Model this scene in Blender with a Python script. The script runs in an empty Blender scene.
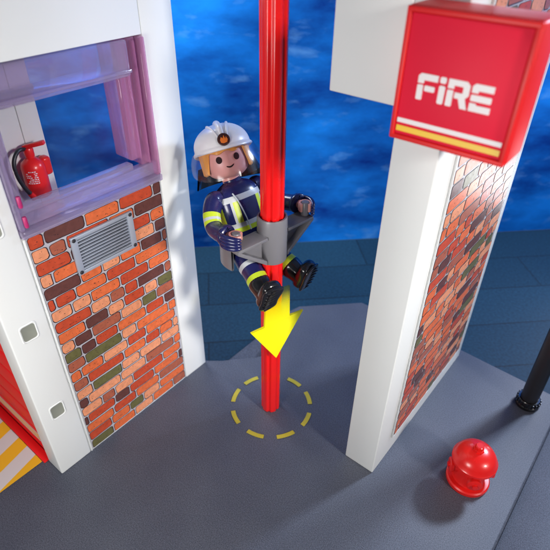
import bpy, bmesh, math, random
from mathutils import Vector, Matrix
random.seed(7)
R = math.radians
sc = bpy.context.scene
COL = sc.collection
PI = math.pi

# ------------------------------------------------------------------ materials
def lin(c):
    return tuple((v/12.92 if v <= .04045 else ((v+.055)/1.055)**2.4) for v in [x/255. for x in c])

def mat(name, col, rough=.35, spec=.5, bump=0., bscale=200., mottle=0., mscale=6., coat=0., metal=0., sss=0.):
    m = bpy.data.materials.new(name); m.use_nodes = True
    nt = m.node_tree; b = nt.nodes['Principled BSDF']
    b.inputs['Base Color'].default_value = (*col, 1)
    b.inputs['Roughness'].default_value = rough
    b.inputs['Specular IOR Level'].default_value = spec
    b.inputs['Coat Weight'].default_value = coat
    b.inputs['Coat Roughness'].default_value = .08
    b.inputs['Metallic'].default_value = metal
    if sss:
        b.inputs['Subsurface Weight'].default_value = sss
        b.inputs['Subsurface Radius'].default_value = (.02, .008, .005)
    tc = nt.nodes.new('ShaderNodeTexCoord')
    # every plastic gets a faint unevenness of gloss, so that it does not read as a flat fill
    n = nt.nodes.new('ShaderNodeTexNoise'); n.inputs['Scale'].default_value = mscale; n.inputs['Detail'].default_value = 6
    nt.links.new(tc.outputs['Object'], n.inputs['Vector'])
    mr = nt.nodes.new('ShaderNodeMapRange')
    mr.inputs[3].default_value = max(0.03, rough-.07); mr.inputs[4].default_value = rough+.09
    nt.links.new(n.outputs['Fac'], mr.inputs[0]); nt.links.new(mr.outputs[0], b.inputs['Roughness'])
    if mottle:
        mx = nt.nodes.new('ShaderNodeMix'); mx.data_type = 'RGBA'
        mx.inputs[6].default_value = (*[c*(1-mottle) for c in col], 1)
        mx.inputs[7].default_value = (*[min(1, c*(1+mottle)) for c in col], 1)
        nt.links.new(n.outputs['Fac'], mx.inputs[0]); nt.links.new(mx.outputs[2], b.inputs['Base Color'])
    if bump:
        n2 = nt.nodes.new('ShaderNodeTexNoise'); n2.inputs['Scale'].default_value = bscale; n2.inputs['Detail'].default_value = 4
        nt.links.new(tc.outputs['Object'], n2.inputs['Vector'])
        bp = nt.nodes.new('ShaderNodeBump'); bp.inputs['Strength'].default_value = bump; bp.inputs['Distance'].default_value = .01
        nt.links.new(n2.outputs['Fac'], bp.inputs['Height']); nt.links.new(bp.outputs[0], b.inputs['Normal'])
    return m

M = {}
M['white'] = mat('white_plastic', (.73, .745, .735), .42, .4, bump=.04, bscale=60, mottle=.02, mscale=3)
M['slot'] = mat('slot_shade', (.24, .25, .21), .45)  # shade inside the white post's sockets, put into the floor colour
M['red'] = mat('red_plastic', (.78, .012, .010), .3, mottle=.05, coat=.15)
M['pole_red'] = mat('pole_red_plastic', (.80, .008, .008), .24, mottle=.04, coat=.3)
M['matt_red'] = mat('matt_red_plastic', (.72, .010, .012), .46, .35, mottle=.05)
M['panel_red'] = mat('sticker_red', (.80, .012, .045), .55, .2)
M['letter'] = mat('sticker_white', (.86, .80, .80), .4)
M['yellow_line'] = mat('sticker_yellow', (.90, .55, .02), .4)
M['collar'] = mat('grey_plastic', (.175, .17, .185), .34, mottle=.05)
M['navy'] = mat('navy_plastic', (.012, .014, .085), .26, coat=.2)
M['lime'] = mat('lime_print', (.52, .66, .03), .35)
M['silver'] = mat('silver_print', (.50, .53, .56), .35)
M['black'] = mat('black_plastic', (.008, .008, .010), .2, coat=.3)
M['helmet'] = mat('helmet_white', (.74, .72, .74), .3, coat=.2)
M['skin'] = mat('skin_plastic', (.74, .34, .29), .36, sss=.15)
M['hair'] = mat('hair_plastic', (.82, .34, .06), .36)
M['eye'] = mat('eye_print', (.030, .012, .012), .6, .08)
M['flame'] = mat('emblem_orange', (.75, .17, .02), .35)
M['emblem'] = mat('emblem_dark', (.045, .008, .006), .35)
M['vent'] = mat('vent_metal', (.40, .44, .52), .36, metal=.35)
M['dark'] = mat('dark_gap', (.018, .018, .024), .5)
M['mortar'] = mat('mortar_print', (.40, .385, .42), .33, mottle=.14, mscale=10)
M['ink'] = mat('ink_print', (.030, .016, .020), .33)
BR = [((.60, .125, .040), 24), ((.66, .255, .130), 23), ((.44, .058, .022), 16), ((.105, .036, .030), 11),
      ((.115, .105, .038), 6), ((.33, .090, .050), 20)]
for i, (c, w) in enumerate(BR):
    M['brick%d' % i] = mat('brick_print_%s' % ['orange', 'salmon', 'red', 'maroon', 'olive', 'rust'][i], c, .33, mottle=.34, mscale=55)
M['magenta'] = mat('magenta_plastic', (.42, .02, .13), .4)
M['black_rubber'] = mat('black_rubber', (.015, .015, .018), .4)

# platform: grainy blue grey plastic
def platform_mat():
    m = bpy.data.materials.new('grainy_grey_plastic'); m.use_nodes = True
    nt = m.node_tree; b = nt.nodes['Principled BSDF']; L = nt.links
    tc = nt.nodes.new('ShaderNodeTexCoord')
    n1 = nt.nodes.new('ShaderNodeTexNoise'); n1.inputs['Scale'].default_value = 210; n1.inputs['Detail'].default_value = 3
    n2 = nt.nodes.new('ShaderNodeTexNoise'); n2.inputs['Scale'].default_value = 3.2; n2.inputs['Detail'].default_value = 5
    for n in (n1, n2): L.new(tc.outputs['Object'], n.inputs['Vector'])
    r1 = nt.nodes.new('ShaderNodeValToRGB')
    r1.color_ramp.elements[0].position = .34; r1.color_ramp.elements[0].color = (.053, .059, .078, 1)
    r1.color_ramp.elements[1].position = .72; r1.color_ramp.elements[1].color = (.135, .146, .185, 1)
    L.new(n1.outputs['Fac'], r1.inputs[0])
    mx = nt.nodes.new('ShaderNodeMix'); mx.data_type = 'RGBA'; mx.blend_type = 'MULTIPLY'; mx.inputs[0].default_value = 1
    r2 = nt.nodes.new('ShaderNodeValToRGB')
    r2.color_ramp.elements[0].position = .3; r2.color_ramp.elements[0].color = (.80, .80, .84, 1)
    r2.color_ramp.elements[1].position = .7; r2.color_ramp.elements[1].color = (1, 1, 1, 1)
    L.new(n2.outputs['Fac'], r2.inputs[0])
    L.new(r1.outputs[0], mx.inputs[6]); L.new(r2.outputs[0], mx.inputs[7]); L.new(mx.outputs[2], b.inputs['Base Color'])
    b.inputs['Roughness'].default_value = .5; b.inputs['Specular IOR Level'].default_value = .4
    bp = nt.nodes.new('ShaderNodeBump'); bp.inputs['Strength'].default_value = .22; bp.inputs['Distance'].default_value = .004
    L.new(n1.outputs['Fac'], bp.inputs['Height']); L.new(bp.outputs[0], b.inputs['Normal'])
    return m
M['platform'] = platform_mat()

def pavement_mat():
    m = bpy.data.materials.new('printed_pavement'); m.use_nodes = True
    nt = m.node_tree; b = nt.nodes['Principled BSDF']; L = nt.links
    tc = nt.nodes.new('ShaderNodeTexCoord')
    mp = nt.nodes.new('ShaderNodeMapping'); mp.inputs['Rotation'].default_value = (0, 0, R(-45.2)); mp.inputs['Location'].default_value = (.35, .10, 0)
    L.new(tc.outputs['Object'], mp.inputs['Vector'])
    br = nt.nodes.new('ShaderNodeTexBrick')
    br.inputs['Scale'].default_value = 1.0; br.inputs['Brick Width'].default_value = 2.6; br.inputs['Row Height'].default_value = .40
    br.inputs['Mortar Size'].default_value = .0065; br.inputs['Mortar Smooth'].default_value = .2
    br.inputs['Color1'].default_value = (.006, .034, .066, 1); br.inputs['Color2'].default_value = (.009, .044, .082, 1)
    br.inputs['Mortar'].default_value = (.004, .018, .036, 1)
    L.new(mp.outputs[0], br.inputs['Vector'])
    n = nt.nodes.new('ShaderNodeTexNoise'); n.inputs['Scale'].default_value = 60; n.inputs['Detail'].default_value = 5
    L.new(tc.outputs['Object'], n.inputs['Vector'])
    r = nt.nodes.new('ShaderNodeValToRGB')
    r.color_ramp.elements[0].position = .3; r.color_ramp.elements[0].color = (.6, .62, .66, 1)
    r.color_ramp.elements[1].position = .75; r.color_ramp.elements[1].color = (1.25, 1.25, 1.25, 1)
    L.new(n.outputs['Fac'], r.inputs[0])
    mx = nt.nodes.new('ShaderNodeMix'); mx.data_type = 'RGBA'; mx.blend_type = 'MULTIPLY'; mx.inputs[0].default_value = 1
    L.new(br.outputs['Color'], mx.inputs[6]); L.new(r.outputs[0], mx.inputs[7]); L.new(mx.outputs[2], b.inputs['Base Color'])
    b.inputs['Roughness'].default_value = .62; b.inputs['Specular IOR Level'].default_value = .25
    return m
M['pavement'] = pavement_mat()

def sky_mat():
    m = bpy.data.materials.new('printed_night_sky'); m.use_nodes = True
    nt = m.node_tree; b = nt.nodes['Principled BSDF']; L = nt.links
    tc = nt.nodes.new('ShaderNodeTexCoord')
    def noise(scale, det, sx, sz, rough=.55, dist=0.):
        mp = nt.nodes.new('ShaderNodeMapping'); mp.inputs['Scale'].default_value = (sx, 1, sz)
        L.new(tc.outputs['Object'], mp.inputs['Vector'])
        n = nt.nodes.new('ShaderNodeTexNoise'); n.inputs['Scale'].default_value = scale; n.inputs['Detail'].default_value = det
        n.inputs['Roughness'].default_value = rough; n.inputs['Distortion'].default_value = dist
        L.new(mp.outputs[0], n.inputs['Vector']); return n
    base = noise(1.5, 7, .7, 1.6, .6)
    r = nt.nodes.new('ShaderNodeValToRGB')
    e = r.color_ramp.elements
    e[0].position = .34; e[0].color = (.0015, .034, .26, 1)
    e[1].position = .66; e[1].color = (.010, .27, .92, 1)
    L.new(base.outputs['Fac'], r.inputs[0])
    puff = noise(4.2, 7, .75, 1.6, .52, .2)
    r2 = nt.nodes.new('ShaderNodeValToRGB')
    r2.color_ramp.elements[0].position = .57; r2.color_ramp.elements[0].color = (0, 0, 0, 1)
    r2.color_ramp.elements[1].position = .78; r2.color_ramp.elements[1].color = (.6, .6, .6, 1)
    L.new(puff.outputs['Fac'], r2.inputs[0])
    mx = nt.nodes.new('ShaderNodeMix'); mx.data_type = 'RGBA'
    mx.inputs[7].default_value = (.22, .52, .92, 1)
    L.new(r2.outputs[0], mx.inputs[0]); L.new(r.outputs[0], mx.inputs[6])
    L.new(mx.outputs[2], b.inputs['Base Color'])
    b.inputs['Roughness'].default_value = .7; b.inputs['Specular IOR Level'].default_value = .1
    return m
M['sky'] = sky_mat()

def stripes_mat():
    m = bpy.data.materials.new('hazard_stripes'); m.use_nodes = True
    nt = m.node_tree; b = nt.nodes['Principled BSDF']; L = nt.links
    tc = nt.nodes.new('ShaderNodeTexCoord')
    mp = nt.nodes.new('ShaderNodeMapping'); mp.inputs['Rotation'].default_value = (0, 0, R(-14))
    L.new(tc.outputs['Object'], mp.inputs['Vector'])
    sx = nt.nodes.new('ShaderNodeSeparateXYZ'); L.new(mp.outputs[0], sx.inputs[0])
    a = nt.nodes.new('ShaderNodeMath'); a.operation = 'MULTIPLY'; a.inputs[1].default_value = 6.4; L.new(sx.outputs[0], a.inputs[0])
    f = nt.nodes.new('ShaderNodeMath'); f.operation = 'FRACT'; L.new(a.outputs[0], f.inputs[0])
    g = nt.nodes.new('ShaderNodeMath'); g.operation = 'GREATER_THAN'; g.inputs[1].default_value = .5; L.new(f.outputs[0], g.inputs[0])
    mx = nt.nodes.new('ShaderNodeMix'); mx.data_type = 'RGBA'
    mx.inputs[6].default_value = (.80, .44, .02, 1); mx.inputs[7].default_value = (.62, .60, .60, 1)
    L.new(g.outputs[0], mx.inputs[0]); L.new(mx.outputs[2], b.inputs['Base Color'])
    b.inputs['Roughness'].default_value = .45
    return m
M['stripes'] = stripes_mat()

def tinted(name, col, rough=.06, trans=.85, ior=1.45):
    m = bpy.data.materials.new(name); m.use_nodes = True
    b = m.node_tree.nodes['Principled BSDF']
    b.inputs['Base Color'].default_value = (*col, 1); b.inputs['Roughness'].default_value = rough
    b.inputs['Transmission Weight'].default_value = trans; b.inputs['IOR'].default_value = ior
    return m
def clear_plastic(name, tint, body, fac):
    """thin-walled coloured clear plastic: part of the light goes straight through, tinted, part scatters in the body"""
    m = bpy.data.materials.new(name); m.use_nodes = True
    nt = m.node_tree; L = nt.links; p = nt.nodes['Principled BSDF']; o = nt.nodes['Material Output']
    p.inputs['Base Color'].default_value = (*body, 1); p.inputs['Roughness'].default_value = .07; p.inputs['Specular IOR Level'].default_value = .8; p.inputs['Coat Weight'].default_value = 1.
    t = nt.nodes.new('ShaderNodeBsdfTransparent'); t.inputs[0].default_value = (*tint, 1)
    lw = nt.nodes.new('ShaderNodeLayerWeight'); lw.inputs['Blend'].default_value = .35
    a = nt.nodes.new('ShaderNodeMath'); a.operation = 'MULTIPLY_ADD'; a.inputs[1].default_value = .55; a.inputs[2].default_value = fac
    L.new(lw.outputs['Facing'], a.inputs[0])
    mx = nt.nodes.new('ShaderNodeMixShader'); L.new(a.outputs[0], mx.inputs[0]); L.new(t.outputs[0], mx.inputs[1]); L.new(p.outputs[0], mx.inputs[2])
    L.new(mx.outputs[0], o.inputs[0]); return m
M['violet'] = clear_plastic('violet_clear_plastic', (.90, .84, .95), (.44, .375, .54), .24)
M['pinkclear'] = clear_plastic('pink_clear_plastic', (.94, .76, .90), (.56, .27, .45), .24)

def thin_clear(name, col, gloss=.12, tintfac=.0):
    m = bpy.data.materials.new(name); m.use_nodes = True
    nt = m.node_tree; nt.nodes.clear(); L = nt.links
    o = nt.nodes.new('ShaderNodeOutputMaterial'); t = nt.nodes.new('ShaderNodeBsdfTransparent'); t.inputs[0].default_value = (*col, 1)
    g = nt.nodes.new('ShaderNodeBsdfGlossy'); g.inputs['Roughness'].default_value = .16
    lw = nt.nodes.new('ShaderNodeLayerWeight'); lw.inputs['Blend'].default_value = .25
    mm = nt.nodes.new('ShaderNodeMath'); mm.operation = 'MULTIPLY_ADD'; mm.inputs[1].default_value = .26; mm.inputs[2].default_value = gloss*.1
    L.new(lw.outputs['Facing'], mm.inputs[0])
    mx = nt.nodes.new('ShaderNodeMixShader'); L.new(mm.outputs[0], mx.inputs[0]); L.new(t.outputs[0], mx.inputs[1]); L.new(g.outputs[0], mx.inputs[2])
    L.new(mx.outputs[0], o.inputs[0]); return m
M['pane'] = thin_clear('clear_pane', (.985, .985, 1.), .0)
M['visor'] = thin_clear('clear_visor', (.95, .955, .98), .12)

def arrow_mat():
    # clear yellow plastic: solid at the head, thinning to nearly clear at the tail (object Z)
    m = bpy.data.materials.new('yellow_clear_plastic'); m.use_nodes = True
    nt = m.node_tree; nt.nodes.clear(); L = nt.links
    o = nt.nodes.new('ShaderNodeOutputMaterial')
    tr = nt.nodes.new('ShaderNodeBsdfTransparent'); tr.inputs[0].default_value = (1, .95, .62, 1)
    p = nt.nodes.new('ShaderNodeBsdfPrincipled'); p.inputs['Base Color'].default_value = (.93, .90, .004, 1); p.inputs['Roughness'].default_value = .4
    tc = nt.nodes.new('ShaderNodeTexCoord'); sx = nt.nodes.new('ShaderNodeSeparateXYZ'); L.new(tc.outputs['Object'], sx.inputs[0])
    mr = nt.nodes.new('ShaderNodeMapRange'); mr.inputs[1].default_value = .20; mr.inputs[2].default_value = .405
    mr.inputs[3].default_value = 1.; mr.inputs[4].default_value = .02
    L.new(sx.outputs[2], mr.inputs[0])
    mx = nt.nodes.new('ShaderNodeMixShader'); L.new(mr.outputs[0], mx.inputs[0]); L.new(tr.outputs[0], mx.inputs[1]); L.new(p.outputs[0], mx.inputs[2])
    L.new(mx.outputs[0], o.inputs[0]); return m
M['arrow'] = arrow_mat()
M['mark'] = mat('yellow_floor_paint', (.44, .37, .025), .5, mottle=.12, mscale=40)

# ------------------------------------------------------------------ object helpers
bpy.context.view_layer.update()
WORLD = {}
def thing(name, label, cat, loc=(0, 0, 0), rot=(0, 0, 0), group=None):
    o = bpy.data.objects.new(name, None); COL.objects.link(o)
    o.location = loc; o.rotation_euler = rot; o.empty_display_size = .05
    o['label'] = label; o['category'] = cat
    if group: o['group'] = group
    WORLD[o] = Matrix.LocRotScale(Vector(loc), __import__('mathutils').Euler(rot), None)
    return o

def wm(o):
    return WORLD.get(o, Matrix.Identity(4))

def obj(name, bm, mats, parent=None, smooth=True, angle=35):
    """geometry is given in world coordinates; it is stored relative to its parent"""
    if parent is not None:
        bm.transform(wm(parent).inverted())
    bmesh.ops.recalc_face_normals(bm, faces=bm.faces)
    me = bpy.data.meshes.new(name); bm.to_mesh(me); bm.free()
    if not isinstance(mats, (list, tuple)): mats = [mats]
    for m in mats: me.materials.append(m)
    if smooth:
        for p in me.polygons: p.use_smooth = True
        me.set_sharp_from_angle(angle=R(angle))
    o = bpy.data.objects.new(name, me); COL.objects.link(o)
    if parent is not None:
        o.parent = parent
        WORLD[o] = wm(parent)
    return o

def tag(o, label, cat, group=None):
    o['label'] = label; o['category'] = cat
    if group: o['group'] = group
    return o

def structure(name, bm, m, smooth=False):
    o = obj(name, bm, m, None, smooth); o['kind'] = 'structure'; return o

def merge(dst, src):
    me = bpy.data.meshes.new('tmp'); src.to_mesh(me); src.free(); dst.from_mesh(me); bpy.data.meshes.remove(me)

def box(bm, x0, x1, y0, y1, z0, z1, bev=.006, seg=2, mi=0, M4=None):
    t = bmesh.new()
    bmesh.ops.create_cube(t, size=1)
    for v in t.verts:
        v.co = Vector(((x0+x1)/2+v.co.x*(x1-x0), (y0+y1)/2+v.co.y*(y1-y0), (z0+z1)/2+v.co.z*(z1-z0)))
    if bev: bmesh.ops.bevel(t, geom=t.edges[:], offset=bev, segments=seg, profile=.5, affect='EDGES')
    for f in t.faces: f.material_index = mi
    if M4 is not None: t.transform(M4)
    merge(bm, t); return bm

def prism(bm, pts, axis, a0, a1, bev=0, mi=0, M4=None, seg=2):
    """extrude a 2-D outline; axis 'x': pts are (y,z); 'y': (x,z); 'z': (x,y)"""
    t = bmesh.new()
    def P(p, a): return {'x': (a, p[0], p[1]), 'y': (p[0], a, p[1]), 'z': (p[0], p[1], a)}[axis]
    va = [t.verts.new(P(p, a0)) for p in pts]; vb = [t.verts.new(P(p, a1)) for p in pts]
    n = len(pts)
    t.faces.new(va); t.faces.new(vb[::-1])
    for i in range(n): t.faces.new((va[i], va[(i+1) % n], vb[(i+1) % n], vb[i]))
    if bev: bmesh.ops.bevel(t, geom=t.edges[:], offset=bev, segments=seg, profile=.5, affect='EDGES')
    for f in t.faces: f.material_index = mi
    if M4 is not None: t.transform(M4)
    merge(bm, t); return bm

def lathe(bm, prof, c=(0, 0, 0), n=48, M4=None, mi=0, a0=0., a1=2*PI, sx=1., sy=1., mfn=None):
    """revolve (r,z) round local z"""
    t = bmesh.new(); full = abs(a1-a0-2*PI) < 1e-6
    k = n if full else n+1
    rings = []
    for r, z in prof:
        if r < 1e-6: rings.append([t.verts.new((c[0], c[1], c[2]+z))])
        else:
            rings.append([t.verts.new((c[0]+sx*r*math.cos(a0+(a1-a0)*i/n), c[1]+sy*r*math.sin(a0+(a1-a0)*i/n), c[2]+z)) for i in range(k)])
    for j in range(len(rings)-1):
        A, B = rings[j], rings[j+1]
        for i in range(n):
            i2 = (i+1) % k
            if len(A) == 1 and len(B) == 1: continue
            if len(A) == 1: f = t.faces.new((A[0], B[i], B[i2]))
            elif len(B) == 1: f = t.faces.new((A[i], A[i2], B[0]))
            else: f = t.faces.new((A[i], A[i2], B[i2], B[i]))
            f.material_index = mi if mfn is None else mfn((prof[j][1]+prof[j+1][1])/2, a0+(a1-a0)*(i+.5)/n)
    if M4 is not None: t.transform(M4)
    merge(bm, t); return bm

def tube(bm, pts, rad, n=20, mi=0, M4=None, cap=True, up=Vector((0, 0, 1)), sq=1., mfn=None):
    """loft along a path; rad = list of (ra, rb) half axes (rb along 'up')"""
    t = bmesh.new(); pts = [Vector(p) for p in pts]; rings = []
    for i, p in enumerate(pts):
        d = (pts[min(i+1, len(pts)-1)]-pts[max(i-1, 0)]).normalized()
        s = d.cross(up)
        if s.length < 1e-4: s = d.cross(Vector((1, 0, 0)))
        s.normalize(); u = s.cross(d).normalized()
        r = rad[i] if isinstance(rad, (list, tuple)) else rad
        ra, rb = r if isinstance(r, (list, tuple)) else (r, r)
        ring = []
        for k in range(n):
            a = 2*PI*k/n; ca, sa = math.cos(a), math.sin(a)
            ca = math.copysign(abs(ca)**sq, ca); sa = math.copysign(abs(sa)**sq, sa)
            ring.append(t.verts.new(p+s*ra*ca+u*rb*sa))
        rings.append(ring)
    for j in range(len(rings)-1):
        for k in range(n):
            f = t.faces.new((rings[j][k], rings[j][(k+1) % n], rings[j+1][(k+1) % n], rings[j+1][k]))
            f.material_index = mi if mfn is None else mfn((j+.5)/(len(rings)-1), 2*PI*(k+.5)/n)
    if cap:
        for ring, j in ((rings[0], 0), (rings[-1], 1)):
            f = t.faces.new(ring); f.material_index = mi if mfn is None else mfn(float(j), 0)
    if M4 is not None: t.transform(M4)
    merge(bm, t); return bm

def spline(pts, rad, k=6):
    """Catmull-Rom refinement of a path and its radii"""
    P = [Vector(p) for p in pts]; Q = [Vector((r[0], r[1], 0)) if isinstance(r, (tuple, list)) else Vector((r, r, 0)) for r in rad]
    def cr(a, b, c, d, t): return .5*((2*b)+(c-a)*t+(2*a-5*b+4*c-d)*t*t+(3*b-a-3*c+d)*t**3)
    op, orr = [], []
    for i in range(len(P)-1):
        i0, i3 = max(i-1, 0), min(i+2, len(P)-1)
        for j in range(k):
            t = j/k
            op.append(cr(P[i0], P[i], P[i+1], P[i3], t)); q = cr(Q[i0], Q[i], Q[i+1], Q[i3], t); orr.append((q.x, q.y))
    op.append(P[-1]); orr.append((Q[-1].x, Q[-1].y))
    return op, orr

# ------------------------------------------------------------------ setting
ALPHA = math.atan2(2.30, 2.26)            # the line where backdrop and pavement meet
B0 = Vector((-.525, 2.164, 0)); U = Vector((math.cos(ALPHA), math.sin(ALPHA), 0)); N = Vector((U.y, -U.x, 0))
GZ = -.15
bm = bmesh.new()
a, b_ = B0-U*6, B0+U*6
t = [a+Vector((0, 0, GZ)), b_+Vector((0, 0, GZ)), b_+N*9+Vector((0, 0, GZ)), a+N*9+Vector((0, 0, GZ))]
v = [bm.verts.new(p) for p in t]; bm.faces.new(v)
pav = structure('pavement', bm, M['pavement'])
bm = bmesh.new()
prism(bm, [(-6, GZ), (6, GZ), (6, 4.2), (-6, 4.2)], 'y', 0.002, .06, 0)
sky = structure('sky', bm, M['sky'])
sky.location = B0; sky.rotation_euler = (0, 0, ALPHA)

# the moulded base of the toy: upper slab, lower ledge, kerb line on the right
bm = bmesh.new()
top = [(1.258, 1.100), (.20, 1.120), (-.09, 1.119), (-.405, .80), (-.43, .70), (-.2768, .2529), (-.450, .077), (-.517, .007),
       (-.64, .007), (-1.7, .007), (-1.7, -2.0), (1.258, -2.0)]
prism(bm, top, 'z', -.149, 0, .012, seg=3)
structure('ground', bm, M['platform'], True)
bm = bmesh.new()
prism(bm, [(-.24, .25), (-.40, .72), (-.455, .70), (-.462, .09), (-.44, .05)], 'z', -.148, -.050, .008)
structure('ledge', bm, M['platform'], True)
bm = bmesh.new()
prism(bm, [(1.259, -1.9), (2.4, -1.9), (2.4, 1.0), (1.259, 1.0)], 'z', -.147, -.034, .004, seg=2)
structure('kerb', bm, M['platform'], True)

# dashed landing ring painted round the foot of the pole
ring = thing('dashed_ring', 'dashed yellow ring painted on the grey floor round the foot of the red pole', 'floor marking', (0, .008, .004))
for ac, da in ((163, 12), (201, 13), (243, 12), (286, 12.5), (330, 13), (12, 12.5), (53, 12), (91, 12), (127, 11)):
    bm = bmesh.new(); ri, ro = .204, .228
    A = [R(ac-da+2*da*i/8) for i in range(9)]
    q0 = [bm.verts.new((ri*math.cos(x), .008+ri*math.sin(x), .004)) for x in A]
    q1 = [bm.verts.new((ro*math.cos(x), .008+ro*math.sin(x), .004)) for x in A]
    for i in range(8): bm.faces.new((q0[i], q1[i], q1[i+1], q0[i+1]))
    obj('dash', bm, M['mark'], ring, False)

bm = bmesh.new()
v = [bm.verts.new(p) for p in ((-1.65, -1.9, .004), (-.655, -1.9, .004), (-.655, -1.0, .004), (-1.65, -1.0, .004))]; bm.faces.new(v)
o = structure('painted_stripes', bm, M['stripes'])

# ------------------------------------------------------------------ printed brick panel (+X face)
def rrect(cx, cz, w, h, r, wob):
    out = []
    for (sx, sz, a0) in ((1, 1, 0), (-1, 1, 90), (-1, -1, 180), (1, -1, 270)):
        rr = min(r*random.uniform(.7, 1.25), w*.45, h*.48)
        for i in range(4):
            a = R(a0+30*i)
            out.append((cx+sx*(w/2-rr)+rr*math.cos(a)+random.uniform(-wob, wob), cz+sz*(h/2-rr)+rr*math.sin(a)+random.uniform(-wob, wob)))
    return out

def brick_panel(x, y0, y1, z0, z1, rows, seed):
    random.seed(seed)
    bm = bmesh.new()
    box(bm, x-.008, x, y0, y1, z0, z1, 0, mi=0)
    ph = (z1-z0)/rows
    def poly(pts, xx, mi):
        pts = [(min(max(p[0], y0+.002), y1-.002), min(max(p[1], z0+.002), z1-.002)) for p in pts]
        q = []
        for p in pts:
            if not q or (abs(p[0]-q[-1][0])+abs(p[1]-q[-1][1])) > 1e-5: q.append(p)
        if len(q) < 5: return
        try: f = bm.faces.new([bm.verts.new((xx, p[0], p[1])) for p in q]); f.material_index = mi
        except ValueError: pass
    last = -1
    for r in range(rows):
        zc = z0+ph*(r+.5); y = y0-random.uniform(.0, .08); h = ph-.0095
        while y < y1-.004:
            w = random.choice((.08, .095, .115, .135, .165, .195))*random.uniform(.92, 1.08)
            ye = y+w-.0095
            a_, b2 = max(y, y0+.004), min(ye, y1-.004)
            if b2-a_ > .014:
                c = random.choices(range(6), [k[1] for k in BR])[0]
                if c == last and random.random() < .7: c = random.choices(range(6), [k[1] for k in BR])[0]
                last = c
                zz = zc+random.uniform(-.002, .002)
                pts = rrect((a_+b2)/2, zz, b2-a_, h, .0125, .0014)
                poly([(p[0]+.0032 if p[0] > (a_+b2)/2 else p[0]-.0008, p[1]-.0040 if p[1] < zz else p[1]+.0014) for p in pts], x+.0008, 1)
                poly([(p[0]-.0012 if p[0] > (a_+b2)/2 else p[0]+.0012, p[1]) for p in pts], x+.0016, 2+c)
                for k in range(int((b2-a_)/.022)):                     # printed pits
                    py = random.uniform(a_+.012, b2-.012) if b2-a_ > .03 else (a_+b2)/2
                    pz = zz+random.uniform(-h*.32, h*.36); s = random.uniform(.0010, .0021)
                    f = bm.faces.new([bm.verts.new((x+.0022, py+s*dx*1.6, pz+s*dz)) for dx, dz in ((-1, -.4), (.3, -1), (1, .2), (0, 1))]); f.material_index = 1
                for k in range(random.choice((0, 1, 1, 2))):                 # printed scratches
                    if b2-a_ < .05: break
                    py = random.uniform(a_+.01, b2-.04); pz = zz+random.uniform(-h*.4, -h*.1); L_ = random.uniform(.010, .030)
                    f = bm.faces.new([bm.verts.new((x+.0022, py+dx*L_, pz+dz)) for dx, dz in ((0, 0), (.5, -.0012), (1, .0006), (.5, .0004))]); f.material_index = 1
            y += w
    return bm
BMATS = [M['mortar'], M['ink']]+[M['brick%d' % i] for i in range(6)]

# ------------------------------------------------------------------ left wall
XF = -.517
wl = thing('brick_wall', 'white framed wall of printed red bricks with vent and violet window, left of the pole', 'wall', (-.578, -.48, 0))
HT = 2.75
def slot_post():
    b = bmesh.new(); box(b, -.637, XF, -.976, -.8095, 0.0005, HT, .007, 3); return b
post = obj('post', slot_post(), M['white'], wl)
for z in (.4055, .883, 1.3588, 1.836, 2.31):
    b = bmesh.new()
    # recessed-looking socket: rim and inset floor coloured dark as its shade, rounded square with sloping inner face
    def ring_pts(w, h, r):
        return [( -.895+sy*(w-r)+r*math.cos(R(a0+i*22.5)), z+sz*(h-r)+r*math.sin(R(a0+i*22.5))) for (sy, sz, a0) in ((1, 1, 0), (-1, 1, 90), (-1, -1, 180), (1, -1, 270)) for i in range(5)]
    o1, o2, o3 = ring_pts(.037, .045, .014), ring_pts(.033, .041, .013), ring_pts(.029, .036, .012)
    V = [[b.verts.new((xx, p[0], p[1])) for p in pp] for xx, pp in ((XF+.0008, o1), (XF+.0035, o2), (XF+.0012, o3))]
    n = len(o1)
    for j in (0, 1):
        for i in range(n):
            f = b.faces.new((V[j][i], V[j][(i+1) % n], V[j+1][(i+1) % n], V[j+1][i])); f.material_index = 0
    f = b.faces.new(V[2]); f.material_index = 1
    obj('socket', b, [M['white'], M['slot']], post)
b = bmesh.new(); box(b, -.637, XF, -.152, .0065, 0.0005, HT, .004, 2); obj('post', b, M['white'], wl)
b = bmesh.new(); box(b, -.634, XF-.006, -.809, -.1525, 0.0005, 1.279, 0); box(b, XF-.004, XF-.0005, -.807, -.7985, .0015, 1.272, .0012)
obj('core', b, M['white'], wl)
obj('brick_panel', brick_panel(XF-.002, -.795, -.1575, .010, 1.274, 21, 11), BMATS, wl, False)
b = bmesh.new(); box(b, -.634, XF-.001, -.809, -.1525, 1.872, HT, .004); obj('header', b, M['white'], wl)

# vent grille
vy0, vy1, vz0, vz1 = -.637, -.336, 1.021, 1.201
b = bmesh.new()
fw = .022
box(b, XF+.0005, XF+.014, vy0, vy1, vz1-fw*.75, vz1, .003); box(b, XF+.0005, XF+.014, vy0, vy1, vz0, vz0+fw*.75, .003)
box(b, XF+.0010, XF+.0135, vy0, vy0+fw*1.3, vz0+.004, vz1-.004, .003); box(b, XF+.0010, XF+.0135, vy1-fw*1.3, vy1, vz0+.004, vz1-.004, .003)
vent = obj('vent', b, M['vent'], wl)
b = bmesh.new(); box(b, XF+.0006, XF+.002, vy0+.01, vy1-.01, vz0+.01, vz1-.01, 0); obj('backing', b, M['dark'], vent)
for k in range(10):
    z = vz0+.0235+k*(vz1-vz0-.047)/9
    b = bmesh.new()
    prism(b, [(XF+.003, z-.0025), (XF+.0105, z-.0042), (XF+.0125, z-.0030), (XF+.0125, z+.0008), (XF+.003, z+.0025)], 'y', vy0+fw*1.3-.002, vy1-fw*1.3+.002, .0008)
    obj('louvre', b, M['vent'], vent)
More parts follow.
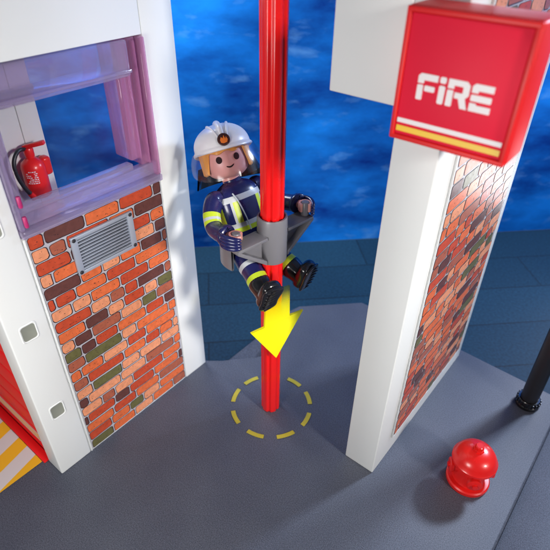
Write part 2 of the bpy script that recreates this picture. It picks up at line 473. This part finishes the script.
for y in (vy0+.013, vy1-.013):
    for z in (vz0+.013, vz1-.013):
        b = bmesh.new(); lathe(b, [(0, .006), (.006, .0055), (.0085, .003), (.009, 0)], n=16, M4=Matrix.Translation((XF+.0125, y, z)) @ Matrix.Rotation(R(90), 4, 'Y'))
        obj('screw', b, M['dark'], vent)

# window: clear violet frame
Z0, Z1 = 1.2805, 1.868
YL, YR = -.8085, -.1535
b = bmesh.new()
box(b, -.632, XF+.020, YL, YR, Z0, Z0+.030, .005, 3)                                 # outer sill lip
box(b, -.560, XF-.004, YL+.004, YR-.004, Z0+.032, Z0+.085, .006, 3)
win = obj('window', b, M['violet'], wl)
b = bmesh.new(); box(b, -.552, XF+.008, -.790, -.285, Z0+.088, Z0+.120, .009, 4); obj('sill', b, M['violet'], win)
b = bmesh.new()
box(b, -.628, XF+.016, YL+.001, -.790, Z0+.031, Z1, .006, 3); box(b, -.62, XF-.006, -.789, -.762, Z0+.124, 1.735, .005, 3)
obj('jamb', b, M['violet'], win)
b = bmesh.new()
box(b, -.628, XF+.016, -.180, YR-.001, Z0+.031, Z1, .006, 3); box(b, -.622, XF-.012, -.228, -.181, Z0+.086, Z1, .006, 3)
box(b, -.628, XF-.002, -.285, -.229, Z0+.125, Z1, .008, 3); box(b, -.60, XF+.006, -.244, -.236, Z0+.126, Z1-.01, .003, 2); box(b, -.60, XF+.002, -.199, -.192, Z0+.09, Z1-.01, .003, 2)
obj('jamb', b, M['pinkclear'], win)
b = bmesh.new(); box(b, -.628, XF+.006, -.789, -.229, 1.737, Z1-.001, .008, 3); box(b, -.622, XF+.016, -.789, -.229, 1.752, 1.764, .004, 2); obj('head_rail', b, M['violet'], win)
b = bmesh.new(); box(b, -.549, -.546, -.762, -.285, Z0+.121, 1.74, 0); obj('pane', b, M['pane'], win)
for (y, z) in ((-.786, Z0+.070), (-.786, Z0+.150)):
    b = bmesh.new(); lathe(b, [(0, -.024), (.006, -.022), (.008, -.018), (.008, .018), (.006, .022), (0, .024)], c=(XF+.002 if y < -.5 else XF-.008, y, z), n=16)
    if y < -.5: b.transform(Matrix.Translation((.022, 0, 0)))
    else: b.transform(Matrix.Translation((.016, 0, 0)))
    obj('hinge', b, M['magenta'], win)

# white column behind the window and the extinguisher hung on it
b = bmesh.new(); box(b, -.93, -.80, -.568, -.485, .0005, HT, .004); box(b, -.93, -.803, -.72, -.5685, .0005, HT, .004)
tag(obj('white_column', b, M['white']), 'white plastic column seen through the violet window behind the extinguisher', 'column')

ex = thing('fire_extinguisher', 'small red fire extinguisher with black hose hanging behind the violet window', 'extinguisher', (-.752, -.588, 1.295))
ex_c = (-.750, -.588)
b = bmesh.new(); lathe(b, [(0, 0), (.038, 0), (.0445, .005), (.046, .012), (.046, .125), (.041, .143), (.024, .158), (.014, .163), (.014, .176), (0, .176)], c=(*ex_c, 1.295), n=40)
body = obj('cylinder', b, M['red'], ex)
b = bmesh.new()
for k in range(7):                                              # tiny illegible print on the body
    z = 1.365+k*.008
    random.seed(k)
    aa = -.45
    while aa < .45:
        w = random.uniform(.06, .22)
        if random.random() < .8:
            A = [R(-42)+aa, R(-42)+min(aa+w, .5)]
            r = .0466
            q = [b.verts.new((ex_c[0]+r*math.cos(x), ex_c[1]+r*math.sin(x), zz)) for x, zz in ((A[0], z), (A[1], z), (A[1], z+.004), (A[0], z+.004))]
            b.faces.new(q)
        aa += w+.05
obj('print', b, M['letter'], body, False)
b = bmesh.new(); lathe(b, [(0, .168), (.018, .168), (.019, .176), (.019, .196), (.016, .203), (0, .203)], c=(*ex_c, 1.295), n=20)
box(b, -.018, .072, -.011, .011, -.007, .009, .004, M4=Matrix.Translation((ex_c[0], ex_c[1], 1.503)) @ Matrix.Rotation(R(40), 4, 'Z') @ Matrix.Rotation(R(-14), 4, 'Y'))
obj('valve', b, M['red'], ex)
b = bmesh.new()
box(b, ex_c[0]-.02, ex_c[0]+.022, ex_c[1]+.034, ex_c[1]+.070, 1.372, 1.448, .012, 4)
box(b, -.807, ex_c[0]-.0, ex_c[1]+.012, ex_c[1]+.05, 1.395, 1.425, .004)
obj('bracket', b, M['red'], ex)
b = bmesh.new()
p, r_ = spline([(ex_c[0], ex_c[1]-.012, 1.497), (ex_c[0]+.012, ex_c[1]-.048, 1.50), (ex_c[0]+.022, ex_c[1]-.078, 1.465), (ex_c[0]+.026, ex_c[1]-.080, 1.41),
                (ex_c[0]+.024, ex_c[1]-.062, 1.35), (ex_c[0]+.022, ex_c[1]-.044, 1.318)], [.0075, .008, .008, .008, .0085, .010])
tube(b, p, r_, 14); obj('hose', b, M['black_rubber'], ex)
b = bmesh.new(); tube(b, [(ex_c[0]+.024, ex_c[1]-.052, 1.33), (ex_c[0]+.021, ex_c[1]-.038, 1.303)], [.011, .014], 16); obj('nozzle', b, M['red'], ex)

# red gate left of the post, facing the striped apron
gt = thing('red_gate', 'red slatted gate with fine gold stripes beside the white post at the left edge', 'gate', (-.95, -.94, 0))
b = bmesh.new()
box(b, -1.5, -.6372, -.955, -.90, .0005, .045, .004)
z = .046
while z < 1.6:
    box(b, -1.5, -.6375, -.957, -.91, z, z+.125, .012, 3); z += .127
obj('slat_panel', b, M['matt_red'], gt)
b = bmesh.new()
for k in range(5): box(b, -1.48, -.70, -.9592, -.9565, .085+k*.0135, .091+k*.0135, 0, mi=k % 2)
obj('trim_stripes', b, [M['silver'], M['yellow_line']], gt, False)
b = bmesh.new(); box(b, -1.5, -.6376, -.998, -.9585, .0005, .012, .003); obj('threshold', b, M['matt_red'], gt)

# ------------------------------------------------------------------ right wall with sign
XR = .652
wr = thing('brick_pillar', 'tall white pillar wall with a printed brick panel, right of the pole', 'wall', (.583, .5, 0))
b = bmesh.new()
box(b, .494, XR, 0.0, 1.055, .0005, HT, .005, 3)
obj('pillar', b, M['white'], wr)
obj('brick_panel', brick_panel(XR+.0085, .158, .955, .135, 2.4, 38, 23), BMATS, wr, False)
b = bmesh.new()
for (y0, y1, z0, z1) in ((.150, .1575, .128, 2.41), (.9555, .963, .128, 2.41), (.1577, .9553, .1275, .1345)):
    box(b, XR+.0005, XR+.0095, y0, y1, z0, z1, .0015)
obj('panel_rim', b, M['white'], wr)
b = bmesh.new(); box(b, .240, .4935, -.004, .12, 1.781, 2.2, .005, 3); obj('lintel', b, M['white'], wr)

sg = thing('fire_sign', 'red box sign reading FIRE in white above white and yellow stripes', 'sign', (.726, .0, 1.738))
sx0, sx1, sz0, sz1 = .543, .8765, 1.7395, 2.085
b = bmesh.new()
box(b, sx0, sx1, -.134, -.003, sz0, sz1, .010, 4)
# raised rim round the face
rw = .0165
for (a0, a1, c0, c1) in ((sx0+.002, sx1-.002, sz0+.002, sz0+rw), (sx0+.002, sx1-.002, sz1-rw, sz1-.002)):
    box(b, a0, a1, -.142, -.130, c0, c1, .004, 3)
for (a0, a1) in ((sx0+.002, sx0+rw), (sx1-rw, sx1-.002)):
    box(b, a0, a1, -.1417, -.130, sz0+.010, sz1-.010, .004, 3)
obj('casing', b, M['matt_red'], sg)
# side of the casing behind: the bracket to the wall
b = bmesh.new(); box(b, .6535, sx1-.006, -.0025, .020, sz0+.006, sz1-.006, .006, 2); obj('back_box', b, M['matt_red'], sg)
b = bmesh.new(); box(b, sx0+rw+.001, sx1-rw-.001, -.1375, -.1335, sz0+rw+.001, sz1-rw-.001, .0012); face = obj('face_panel', b, M['panel_red'], sg)
FY = -.1376
def strip(z0a, z1a, h, m, nm):
    b = bmesh.new(); box(b, sx0+rw+.0035, sx1-rw-.0035, FY-.0016, FY-.0002, z0a, z0a+h, 0); obj(nm, b, m, sg, False)
strip(1.7905, 1.79, .0125, M['letter'], 'white_stripe'); strip(1.7665, 1.766, .0155, M['yellow_line'], 'yellow_stripe')
# letters: heavy, rounded, with a stencil cut
def letter(b, x, shapes, s=.068):
    for pts in shapes:
        prism(b, [(x+p[0]*s, 1.8625+p[1]*s) for p in pts], 'y', FY-.0022, FY-.0003, 0)
def bar(x0, z0, x1, z1, c=.05):
    return [(x0+c, z0), (x1-c, z0), (x1, z0+c), (x1, z1-c), (x1-c, z1), (x0+c, z1), (x0, z1-c), (x0, z0+c)]
b = bmesh.new()
letter(b, .6055, [bar(0, .0, .24, .57, .03), [(0, .63), (0, .90), (.10, 1.0), (.80, 1.0), (.80, .76), (.26, .76), (.24, .63)], bar(.30, .36, .72, .57, .03)])
letter(b, .6660, [bar(0, 0, .24, .68, .04), bar(0, .77, .24, 1.0, .04)])
letter(b, .6890, [bar(0, 0, .24, .60, .03), [(0, .66), (0, 1.0), (.70, 1.0), (.84, .88), (.84, .50), (.72, .38), (.86, .0), (.60, .0), (.47, .34), (.30, .34), (.30, .55), (.58, .55), (.60, .58), (.60, .76), (.57, .79), (.24, .79), (.24, .66)]])
letter(b, .7520, [[(.0, .0), (.80, .0), (.80, .24), (.26, .24), (.24, .30), (0, .30)], bar(0, .37, .78, .60, .03), [(0, .67), (.24, .67), (.26, .76), (.80, .76), (.80, 1.0), (.10, 1.0), (0, .90)]])
obj('lettering', b, M['letter'], sg, False)

# ------------------------------------------------------------------ red pole
b = bmesh.new(); NP = 96
def pr(a, s=1):
    g = abs(math.cos(2*(a-R(12))))               # four grooves
    return s*(.0500-.0100*max(0, 1-abs(((a-R(-62)+PI/6) % (PI/3))-PI/6)/.20)**.7)
zs = [(0.001, .90), (.006, .97), (.012, 1.), (3.4, 1.)]
rings = []
for z, s in zs:
    rings.append([b.verts.new((pr(2*PI*i/NP, s)*math.cos(2*PI*i/NP), pr(2*PI*i/NP, s)*math.sin(2*PI*i/NP), z)) for i in range(NP)])
for j in range(len(rings)-1):
    for i in range(NP): b.faces.new((rings[j][i], rings[j][(i+1) % NP], rings[j+1][(i+1) % NP], rings[j+1][i]))
b.faces.new(rings[0]); b.faces.new(rings[-1])
po = obj('fire_pole', b, M['pole_red'], None, True, 50)
tag(po, 'tall red grooved slide pole standing inside the dashed yellow ring', 'pole')

# ------------------------------------------------------------------ slider on the pole
ROT = R(-8)
RIG = Matrix.Rotation(ROT, 4, 'Z')
sl = thing('pole_slider', 'grey plastic collar on the red pole with two triangular handle arms', 'slider', (0, 0, .86), (0, 0, ROT))
b = bmesh.new(); lathe(b, [(.0535, 1.008), (.062, 1.005), (.0655, 1.011), (.0655, 1.212), (.063, 1.219), (.056, 1.219), (.0535, 1.212), (.0535, 1.008)], n=56); b.transform(RIG)
obj('collar', b, M['collar'], sl)
for s in (-1, 1):
    b = bmesh.new()
    def yz(y, z): return (s*y, z)
    box(b, -.040, .040, min(s*.058, s*.215), max(s*.058, s*.215), 1.134, 1.150, .004)
    prism(b, [yz(.060, 1.032), yz(.060, 1.008), yz(.219, 1.128), yz(.217, 1.146), yz(.204, 1.136)], 'x', -.038, .038, .003)
    prism(b, [yz(.058, 1.138), yz(.058, 1.028), yz(.204, 1.138)], 'x', -.006, .006, 0)
    b.transform(RIG); arm = obj('handle_arm', b, M['collar'], sl)
    b = bmesh.new(); lathe(b, [(0, 1.147), (.019, 1.147), (.019, 1.206), (.015, 1.213), (0, 1.213)], c=(0, s*.198, 0), n=20); b.transform(RIG)
    obj('grip', b, M['collar'], arm)
b = bmesh.new()                                                     # seat band round the rider's waist
band = [(.150, .945), (.150, 1.085), (.146, 1.09), (.138, 1.09), (.134, 1.085), (.134, .945), (.138, .94), (.146, .94), (.150, .945)]
lathe(b, band, c=(-.140, 0, 0), n=40, a0=R(75), a1=R(285), sx=.9)
b.transform(RIG); obj('seat_band', b, M['collar'], sl)

# ------------------------------------------------------------------ the toy firefighter
HIP = Vector((-.132, 0, 1.005)); LEAN = R(-25)
ff = thing('toy_firefighter', 'toy firefighter in white helmet and navy suit riding the slider down the red pole', 'toy figure', (-.15, .02, .88), (0, 0, ROT))
TOR = RIG @ Matrix.Translation(HIP) @ Matrix.Rotation(LEAN, 4, 'Y')
secs = [(-.030, .060, .090), (-.02, .070, .100), (.0, .074, .106), (.08, .072, .108), (.16, .073, .112), (.225, .072, .112), (.262, .066, .102), (.288, .052, .080), (.303, .038, .048), (.312, .030, .034)]
P, Q = spline([(0, 0, s[0]) for s in secs], [(s[1], s[2]) for s in secs], 8)
def torso_m(t, a):
    z = -.03+t*.342
    phi = math.degrees(math.atan2(math.sin(a)*.105, math.cos(a)*.072)); d = abs(phi)
    if .086 < z < .108: return 1
    if .108 < z < .132: return 2
    if .222 < z < .252: return 2 if d < 115 else 0
    if .132 <= z <= .222:
        if 33 < d < 48 or 80 < d < 100: return 1
        if 48 <= d < 55: return 2
    if .0 < z < .03: return 1
    return 0
t_ = bmesh.new(); rings = []; n = 96
for p_, (ra, rb) in zip(P, Q):
    ring = []
    for k in range(n):
        a = 2*PI*k/n; ca, sa = math.cos(a), math.sin(a)
        e = .86
        ring.append(t_.verts.new((ra*math.copysign(abs(ca)**e, ca), rb*math.copysign(abs(sa)**e, sa), p_.z)))
    rings.append(ring)
for j in range(len(rings)-1):
    for k in range(n):
        f = t_.faces.new((rings[j][k], rings[j][(k+1) % n], rings[j+1][(k+1) % n], rings[j+1][k]))
        f.material_index = torso_m(((P[j].z+P[j+1].z)/2+.03)/.342, 2*PI*(k+.5)/n)
t_.faces.new(rings[0]); t_.faces.new(rings[-1])
t_.transform(TOR); jacket = obj('jacket', t_, [M['navy'], M['lime'], M['silver']], ff)
# neck ring and strap on the chest
b = bmesh.new(); lathe(b, [(.030, .300), (.042, .302), (.043, .312), (.036, .322), (.028, .322)], n=32, sx=.95, M4=TOR); obj('jacket_collar', b, M['navy'], jacket)
b = bmesh.new()
for y0 in (-.034,):
    p, r_ = spline([(.060, y0-.026, .262), (.0735, y0-.016, .22), (.0755, y0-.004, .16), (.0765, y0+.004, .09)], [(.0034, .0022)]*4)
    tube(b, p, r_, 8, up=Vector((1, 0, 0)))
b.transform(TOR); obj('strap', b, M['silver'], jacket)

# head
HC = Vector((0, 0, .408))
HEAD = RIG @ Matrix.Translation(HIP) @ Matrix.Rotation(LEAN, 4, 'Y') @ Matrix.Translation(HC) @ Matrix.Rotation(R(-28), 4, 'Z') @ Matrix.Rotation(R(0), 4, 'Y') @ Matrix.Rotation(R(-2), 4, 'X') @ Matrix.Scale(1.07, 4)
HR = .091
b = bmesh.new()
prof = [(0, -.080), (.032, -.0795), (.060, -.071), (.080, -.053), (.0892, -.025), (HR, 0), (.0905, .03), (.083, .055), (.060, .075), (.03, .085), (0, .087)]
p, r_ = spline([(q[0], 0, q[1]) for q in prof], [.1]*len(prof), 4)
lathe(b, [(max(0, q.x), q.z) for q in p], n=64, M4=HEAD)
b2 = bmesh.new(); lathe(b2, [(0, -.105), (.036, -.105), (.037, -.09), (.037, -.06), (0, -.06)], n=32, M4=HEAD); merge(b, b2)
head = obj('head', b, M['skin'], ff, True, 60)
def face_patch(cy, cz, ry, rz, off=.0016, n=24, r=HR+.0004):
    """small printed ellipse wrapped on the face"""
    b = bmesh.new()
    def at(y, z):
        rr = r if z > -.02 else r-.9*(abs(z)-.02)**2/.06
        a = y/r
        return Vector(((rr+off)*math.cos(a), (rr+off)*math.sin(a), z))
    rings = [[b.verts.new(at(cy, cz))]]
    for q in (.5, 1):
        rings.append([b.verts.new(at(cy+q*ry*math.cos(2*PI*i/n), cz+q*rz*math.sin(2*PI*i/n))) for i in range(n)])
    for i in range(n):
        b.faces.new((rings[0][0], rings[1][i], rings[1][(i+1) % n])); b.faces.new((rings[1][i], rings[2][i], rings[2][(i+1) % n], rings[1][(i+1) % n]))
    return b
for s in (-1, 1):
    b = face_patch(s*.036, .001, .0125, .0138); b.transform(HEAD); obj('eye', b, M['eye'], head)
    
b = bmesh.new()
def fp(y, z, off):
    a = y/HR; rr = HR-(0 if z > -.02 else .022*((abs(z)-.02)/.03)**2)
    return Vector(((rr+off)*math.cos(a), (rr+off)*math.sin(a), z))
pts = [(-.013, -.0285), (-.007, -.0315), (.002, -.033), (.011, -.0305), (.017, -.0255)]
p, r_ = spline([(y, z, 0) for y, z in pts], [.1]*5, 5)
tube(b, [fp(q.x, q.y, .0006) for q in p], [(.0016, .0016+.0018*math.sin(PI*i/(len(p)-1))) for i in range(len(p))], 8); b.transform(HEAD); obj('mouth', b, M['eye'], head)
# hair shell: fringe on the forehead, locks down both sides
b = bmesh.new()
na = 96; rows = 22
grid = []
def low(a):
    d = abs(math.degrees(a))
    if d < 45: return .026+.005*math.cos(a*9)
    if d < 60: return .026-(d-45)/15*.074
    return -.048-.010*math.sin((d-60)/120*PI)
for i in range(na+1):
    a = -PI+2*PI*i/na; zl = low(a); colv = []
    for j in range(rows+1):
        z = zl+(.088-zl)*j/rows
        rr =   .103 if z < .03 else .103*math.sqrt(max(0.0, 1-((z-.03)/.062)**2))
        rr = max(rr, .02)
        if j == 0: rr -= .008
        rr += .0016*math.cos(a*17)*(1 if 0 < j < rows else 0)
        colv.append(b.verts.new((rr*math.cos(a), rr*math.sin(a), z)))
    grid.append(colv)
for i in range(na):
    for j in range(rows): b.faces.new((grid[i][j], grid[i+1][j], grid[i+1][j+1], grid[i][j+1]))
bmesh.ops.remove_doubles(b, verts=b.verts, dist=1e-5)
b.transform(HEAD); obj('hair', b, M['hair'], head, True, 60)
# helmet
b = bmesh.new()
hp = []
for i in range(15):
    a = PI/2*i/14; hp.append((.117*math.sin(a)**.92 if i else 0, .048+.089*math.cos(a)))
hp += [(.1190, .044), (.1245, .038), (.125, .032), (.121, .029), (.110, .032), (.106, .048)]
t_ = bmesh.new(); lathe(t_, hp, n=72, sx=1.05, sy=.98)
for v in t_.verts:                                    # brim drops towards the neck
    if v.co.z < .05: v.co.z -= .030*max(0, -v.co.x/.12)-.008*max(0, v.co.x/.12)
merge(b, t_)
# centre ridge front to back, with two lesser ribs
def ridge(yo, w, h, a0, a1):
    pts, rad = [], []
    for i in range(25):
        a = R(a0+(a1-a0)*i/24); f = math.sin(PI*i/24)**.6
        k = math.sqrt(max(0, 1-(yo/.116)**2))
        yy = yo*(.35+.65*min(1, i/12)); k = math.sqrt(max(0, 1-(yy/.117)**2))
        pts.append((.1225*k*math.cos(a), yy, .048+.0892*k*math.sin(a))); rad.append((w*(.5+.5*f), .002+h*f))
    tube(b, pts, rad, 12, up=Vector((0, 1, 0)).cross(Vector((1, 0, 0))))
ridge(0, .013, .011, 26, 165); ridge(.040, .0045, .005, 14, 150); ridge(-.040, .0045, .005, 14, 150)
b.transform(HEAD); helm = obj('helmet', b, M['helmet'], ff, True, 45)
EMB = HEAD @ Matrix.Translation((.1195, 0, .073)) @ Matrix.Rotation(R(-20), 4, 'Y') @ Matrix.Rotation(R(90), 4, 'Y')
b = bmesh.new(); lathe(b, [(0, .0), (.0245, .0), (.0245, .0045), (.022, .006), (0, .006)], n=40, M4=EMB); emb = obj('emblem', b, M['emblem'], helm)
b = bmesh.new()
fl = [(-.013, -.012), (-.004, -.016), (.010, -.014), (.015, -.004), (.011, .009), (.007, .0), (.003, .015), (-.003, .003), (-.008, .010), (-.0145, -.001)]
prism(b, [(-p[1], p[0]) for p in fl], 'z', .0062, .0074, 0, M4=EMB); obj('flame', b, M['flame'], emb, False)
# clear visor
b = bmesh.new(); na = 64; nr = 16; grid = []
for side in (0, 1):
    g = []
    for i in range(na+1):
        a = R(-112+224*i/na); colv = []
        edge = abs(-1+2*i/na)
        for j in range(nr+1):
            f = j/nr
            zlow = -.074+.070*edge**2.6
            z = .040+(zlow-.040)*f
            rr = .1240+.019*math.sin(f*PI*.55)-side*.0028
            colv.append(b.verts.new((rr*1.05*math.cos(a), rr*1.02*math.sin(a), z)))
        g.append(colv)
    grid.append(g)
for g in grid:
    for i in range(na):
        for j in range(nr): b.faces.new((g[i][j], g[i+1][j], g[i+1][j+1], g[i][j+1]))
A, B2 = grid
for i in range(na):
    for j in (0, nr): b.faces.new((A[i][j], A[i+1][j], B2[i+1][j], B2[i][j]))
for j in range(nr):
    for i in (0, na): b.faces.new((A[i][j], A[i][j+1], B2[i][j+1], B2[i][j]))
b.transform(HEAD); obj('visor', b, M['visor'], helm)
# neck guard hanging behind
b = bmesh.new()
lathe(b, [(.112, -.02), (.118, -.02), (.144, -.098), (.142, -.103), (.137, -.098), (.112, -.02)], n=40, a0=R(97), a1=R(263), M4=HEAD, sx=.95, sy=1.02)
obj('neck_guard', b, M['black'], helm)

# arms: bent sleeves, cuff, clip hand closed on the grip
def chand(center, open_dir):
    """C-shaped clip hand round the grip; axis vertical"""
    b = bmesh.new(); prof = [(.0195, -.018), (.0285, -.018), (.0315, -.013), (.0315, .016), (.0285, .021), (.0195, .021), (.0195, -.018)]
    a = math.atan2(open_dir[1], open_dir[0])
    lathe(b, prof, c=center, n=36, a0=a+R(38), a1=a+R(322)); 
    t2 = [f for f in b.edges if f.is_boundary]
    bmesh.ops.holes_fill(b, edges=t2); return b
for s in (-1, 1):
    sh = Vector((-.232, s*.108, 1.240)); el = Vector((-.165, s*.184, 1.160))
    gc = Vector((0, s*.198, 1.188))
    wr_ = Vector((-.050, s*.206, 1.180))
    pts = [sh+Vector((.006, -s*.022, .012)), sh+Vector((-.004, s*.010, -.004)), sh.lerp(el, .5)+Vector((-.012, s*.012, 0)), el, el.lerp(wr_, .5)+Vector((0, s*.004, -.004)), wr_]
    rad = [.020, .041, .0385, .037, .038, .038]
    p, r_ = spline(pts, rad, 10)
    def am(t, a): return 1 if .42 < t < .485 or .515 < t < .58 else (2 if .485 <= t <= .515 else 0)
    b = bmesh.new(); tube(b, p, r_, 28, mfn=am); b.transform(RIG)
    armo = obj('sleeve', b, [M['navy'], M['lime'], M['silver']], ff, True, 60)
    b = bmesh.new()
    d = (gc-wr_).normalized()
    tube(b, [wr_-d*.016, wr_-d*.012, wr_+d*.004, wr_+d*.010, wr_+d*.010, wr_], [.040, .0455, .0465, .043, .034, .030], 28)
    # back of the glove: four ribs reaching over the knuckles
    for k in range(4):
        oy = (-.024+.016*k)
        q, qr = spline([wr_+Vector((-.004, s*.030, oy)), wr_+Vector((.020, s*.036, oy)), wr_+Vector((.048, s*.032, oy)), wr_+Vector((.078, s*.014, oy*.9)), wr_+Vector((.088, -s*.004, oy*.85))], [.007, .0100, .0105, .0095, .005], 5)
        tube(b, q, qr, 10)
    b.transform(RIG); obj('glove', b, M['navy'], armo, True, 60)
    b = chand(gc, (1, -s*.9)); tube(b, [wr_+d*.004, gc-d*.030], [.020, .020], 16)
    b.transform(RIG); obj('hand', b, M['skin'], armo, True, 50)

# legs reaching forward either side of the pole, boots with soles forward
for s in (-1, 1):
    h = Vector((-.130, s*.062, .990)); ank = Vector((.060, s*.104, .905))
    d = (ank-h).normalized(); u = Vector((-d.z, 0, d.x)).normalized()
    pts = [h-d*.02, h, h.lerp(ank, .3), h.lerp(ank, .55), h.lerp(ank, .78)]
    p, r_ = spline(pts, [(.040, .046), (.050, .056), (.050, .054), (.046, .050), (.047, .052)], 10)
    def lm(t, a): return 1 if t > .86 else (2 if .52 < t < .62 else 0)
    b = bmesh.new(); tube(b, p, r_, 28, mfn=lm, sq=.85); b.transform(RIG)
    leg = obj('trouser_leg', b, [M['navy'], M['lime'], M['silver']], ff, True, 60)
    b = bmesh.new()
    sh0 = h.lerp(ank, .76); sole = ank+d*.055
    p, r_ = spline([sh0, sh0+d*.012, ank, ank+d*.03], [(.047, .051), (.049, .053), (.044, .046), (.044, .048)], 6); tube(b, p, r_, 24, sq=.85)
    # foot points up along u, sole facing d
    heel, toe = ank+d*.034-u*.050, ank+d*.026+u*.098
    p, r_ = spline([heel-u*.006, heel+u*.010, heel.lerp(toe, .4), heel.lerp(toe, .75)+d*.002, toe-u*.012, toe], [(.022, .016), (.040, .030), (.044, .036), (.047, .031), (.040, .024), (.018, .010)], 6)
    tube(b, p, r_, 24, up=d, sq=.8)
    b.transform(RIG); boot = obj('boot', b, M['black'], leg, True, 60)
    b = bmesh.new()
    h2, t2 = heel+d*.027, toe+d*.026
    p, r_ = spline([h2-u*.010, h2+u*.012, h2.lerp(t2, .35), h2.lerp(t2, .72), t2-u*.010, t2+u*.006], [(.024, .006), (.044, .0085), (.044, .0085), (.051, .0085), (.044, .008), (.020, .005)], 6)
    tube(b, p, r_, 24, up=d, sq=.7)
    for k in range(7):
        c = (h2-u*.002).lerp(t2-u*.004, (k+.3)/6.6)+d*.0085; w = .034 if 0 < k < 6 else .022
        tube(b, [c-Vector((0, w, 0)), c-Vector((0, w-.006, 0)), c+Vector((0, w-.006, 0)), c+Vector((0, w, 0))], [(.003, .001), (.0045, .0028), (.0045, .0028), (.003, .001)], 8)
    b.transform(RIG); obj('sole', b, M['black'], boot, True, 50)

# ------------------------------------------------------------------ yellow arrow in front of the pole
ar = bmesh.new()
# local: x across, z up, y thickness
pts = [(-.0175, 0), (.1295, .249), (.0500, .244), (.0500, .425), (-.0300, .425), (-.0330, .352), (-.0800, .346), (-.0800, .229), (-.1560, .228)]
prism(ar, pts, 'y', -.006, .006, .0025)
ao = obj('yellow_arrow', ar, M['arrow'], None, True)
ao.location = (.0705, -.0257, .456); ao.rotation_euler = (0, 0, R(70))
tag(ao, 'flat yellow arrow pointing down in front of the red pole below the figure', 'arrow')

# ------------------------------------------------------------------ black post and red hydrant
b = bmesh.new(); c = (1.103, .943, 0)
bp = thing('black_post', 'thick black round post in a ribbed foot ring at the back right edge', 'post', c)
lathe(b, [(0, .012), (.046, .012), (.046, 3.2), (0, 3.2)], c=c, n=40); obj('shaft', b, M['black_rubber'], bp)
b = bmesh.new(); lathe(b, [(.047, .05), (.056, .05), (.060, .044), (.0605, .02), (.064, .016), (.0655, .001), (.047, .001)], c=c, n=40)
for k in range(20):
    a = 2*PI*k/20; box(b, -.004, .004, -.004, .004, .018, .046, .0015, M4=Matrix.Translation((c[0]+.061*math.cos(a), c[1]+.061*math.sin(a), 0)) @ Matrix.Rotation(a, 4, 'Z'))
obj('foot_ring', b, M['black'], bp)

hc = (1.028, .270, 0)
hy = thing('fire_hydrant', 'small red fire hydrant with a round domed cap on the grey floor', 'hydrant', hc)
b = bmesh.new(); lathe(b, [(0, .001), (.100, .001), (.102, .006), (.102, .022), (.096, .028), (.076, .030), (.073, .036), (.073, .152), (0, .152)], c=hc, n=48); hb = obj('barrel', b, M['red'], hy)
b = bmesh.new(); lathe(b, [(0, .152), (.100, .152), (.104, .156), (.104, .168), (.099, .174), (.094, .190), (.082, .210), (.062, .226), (.036, .235), (0, .238)], c=hc, n=48); cap = obj('cap', b, M['red'], hy)
b = bmesh.new(); lathe(b, [(0, .232), (.026, .233), (.027, .240), (.024, .246), (.021, .247), (.020, .264), (.016, .268), (0, .268)], c=hc, n=8); obj('cap_nut', b, M['red'], cap)
for k, a in enumerate((R(-60), R(30), R(120), R(210))):
    b = bmesh.new(); lathe(b, [(0, .06), (.030, .06), (.030, .085), (.036, .087), (.036, .100), (.030, .104), (.012, .104), (.012, .112), (0, .112)], n=24, M4=Matrix.Translation((hc[0], hc[1], .098)) @ Matrix.Rotation(a, 4, 'Z') @ Matrix.Rotation(R(90), 4, 'Y'))
    obj('nozzle', b, M['red'], hb)

# ------------------------------------------------------------------ camera
F, PITCH, YAW = 517., math.atan(380/517.), math.atan2(514, 642.)
cam = bpy.data.cameras.new('Camera'); co = bpy.data.objects.new('Camera', cam); COL.objects.link(co)
cam.sensor_width = 36; cam.lens = F/550*36; cam.clip_start = .01; cam.clip_end = 100
co.location = (1.1949, -1.4686, 2.3)
co.rotation_euler = (Matrix.Rotation(YAW, 3, 'Z') @ Matrix.Rotation(PI/2-PITCH, 3, 'X') @ Matrix.Rotation(R(.8), 3, 'Z')).to_euler()
cam.dof.use_dof = True; cam.dof.focus_distance = 2.22; cam.dof.aperture_fstop = 1.9
sc.camera = co

# ------------------------------------------------------------------ studio lamps and two added fills
def area(name, loc, target, size, power, col=(1, 1, 1), sy=None):
    l = bpy.data.lights.new(name, 'AREA'); l.energy = power; l.color = col; l.size = size
    if sy: l.shape = 'RECTANGLE'; l.size_y = sy
    o = bpy.data.objects.new(name, l); COL.objects.link(o); o.location = loc
    o.rotation_euler = (Vector(target)-Vector(loc)).to_track_quat('-Z', 'Y').to_euler(); return o
kl = area('key_lamp', (6.2, -.62, 3.65), (-.42, .05, .66), .85, 17, (1, .965, .93)); kl.data.spread = R(32)
area('front_lamp', (.45, -2.45, 1.35), (.4, .2, 1.0), .8, 43, (1, .98, .95))
area('back_lamp', (1.95, 3.55, 3.0), (.9, .3, .3), .5, 185, (.64, .77, 1.))
area('brick_glare_fill', (1.32, 2.75, .48), (.70, .6, 1.2), .45, 6.5, (.95, .96, 1.))  # added low fill, placed for the glare on the right brick panel
bl = area('backdrop_fill', (-2.0, .35, 2.7), (-1.6, 1.3, 1.0), .8, 52, (.95, .98, 1)); bl.data.spread = R(120)  # added unseen fill that brightens the left of the backdrop

w = bpy.data.worlds.new('World'); sc.world = w; w.use_nodes = True
w.node_tree.nodes['Background'].inputs[0].default_value = (.72, .82, 1, 1); w.node_tree.nodes['Background'].inputs[1].default_value = .15
sc.view_settings.view_transform = 'Standard'; sc.view_settings.look = 'None'; sc.view_settings.exposure = 0; sc.view_settings.gamma = 1
sc.cycles.use_denoising = True
sc.cycles.caustics_reflective = False; sc.cycles.caustics_refractive = False
sc.cycles.max_bounces = 12; sc.cycles.transparent_max_bounces = 32
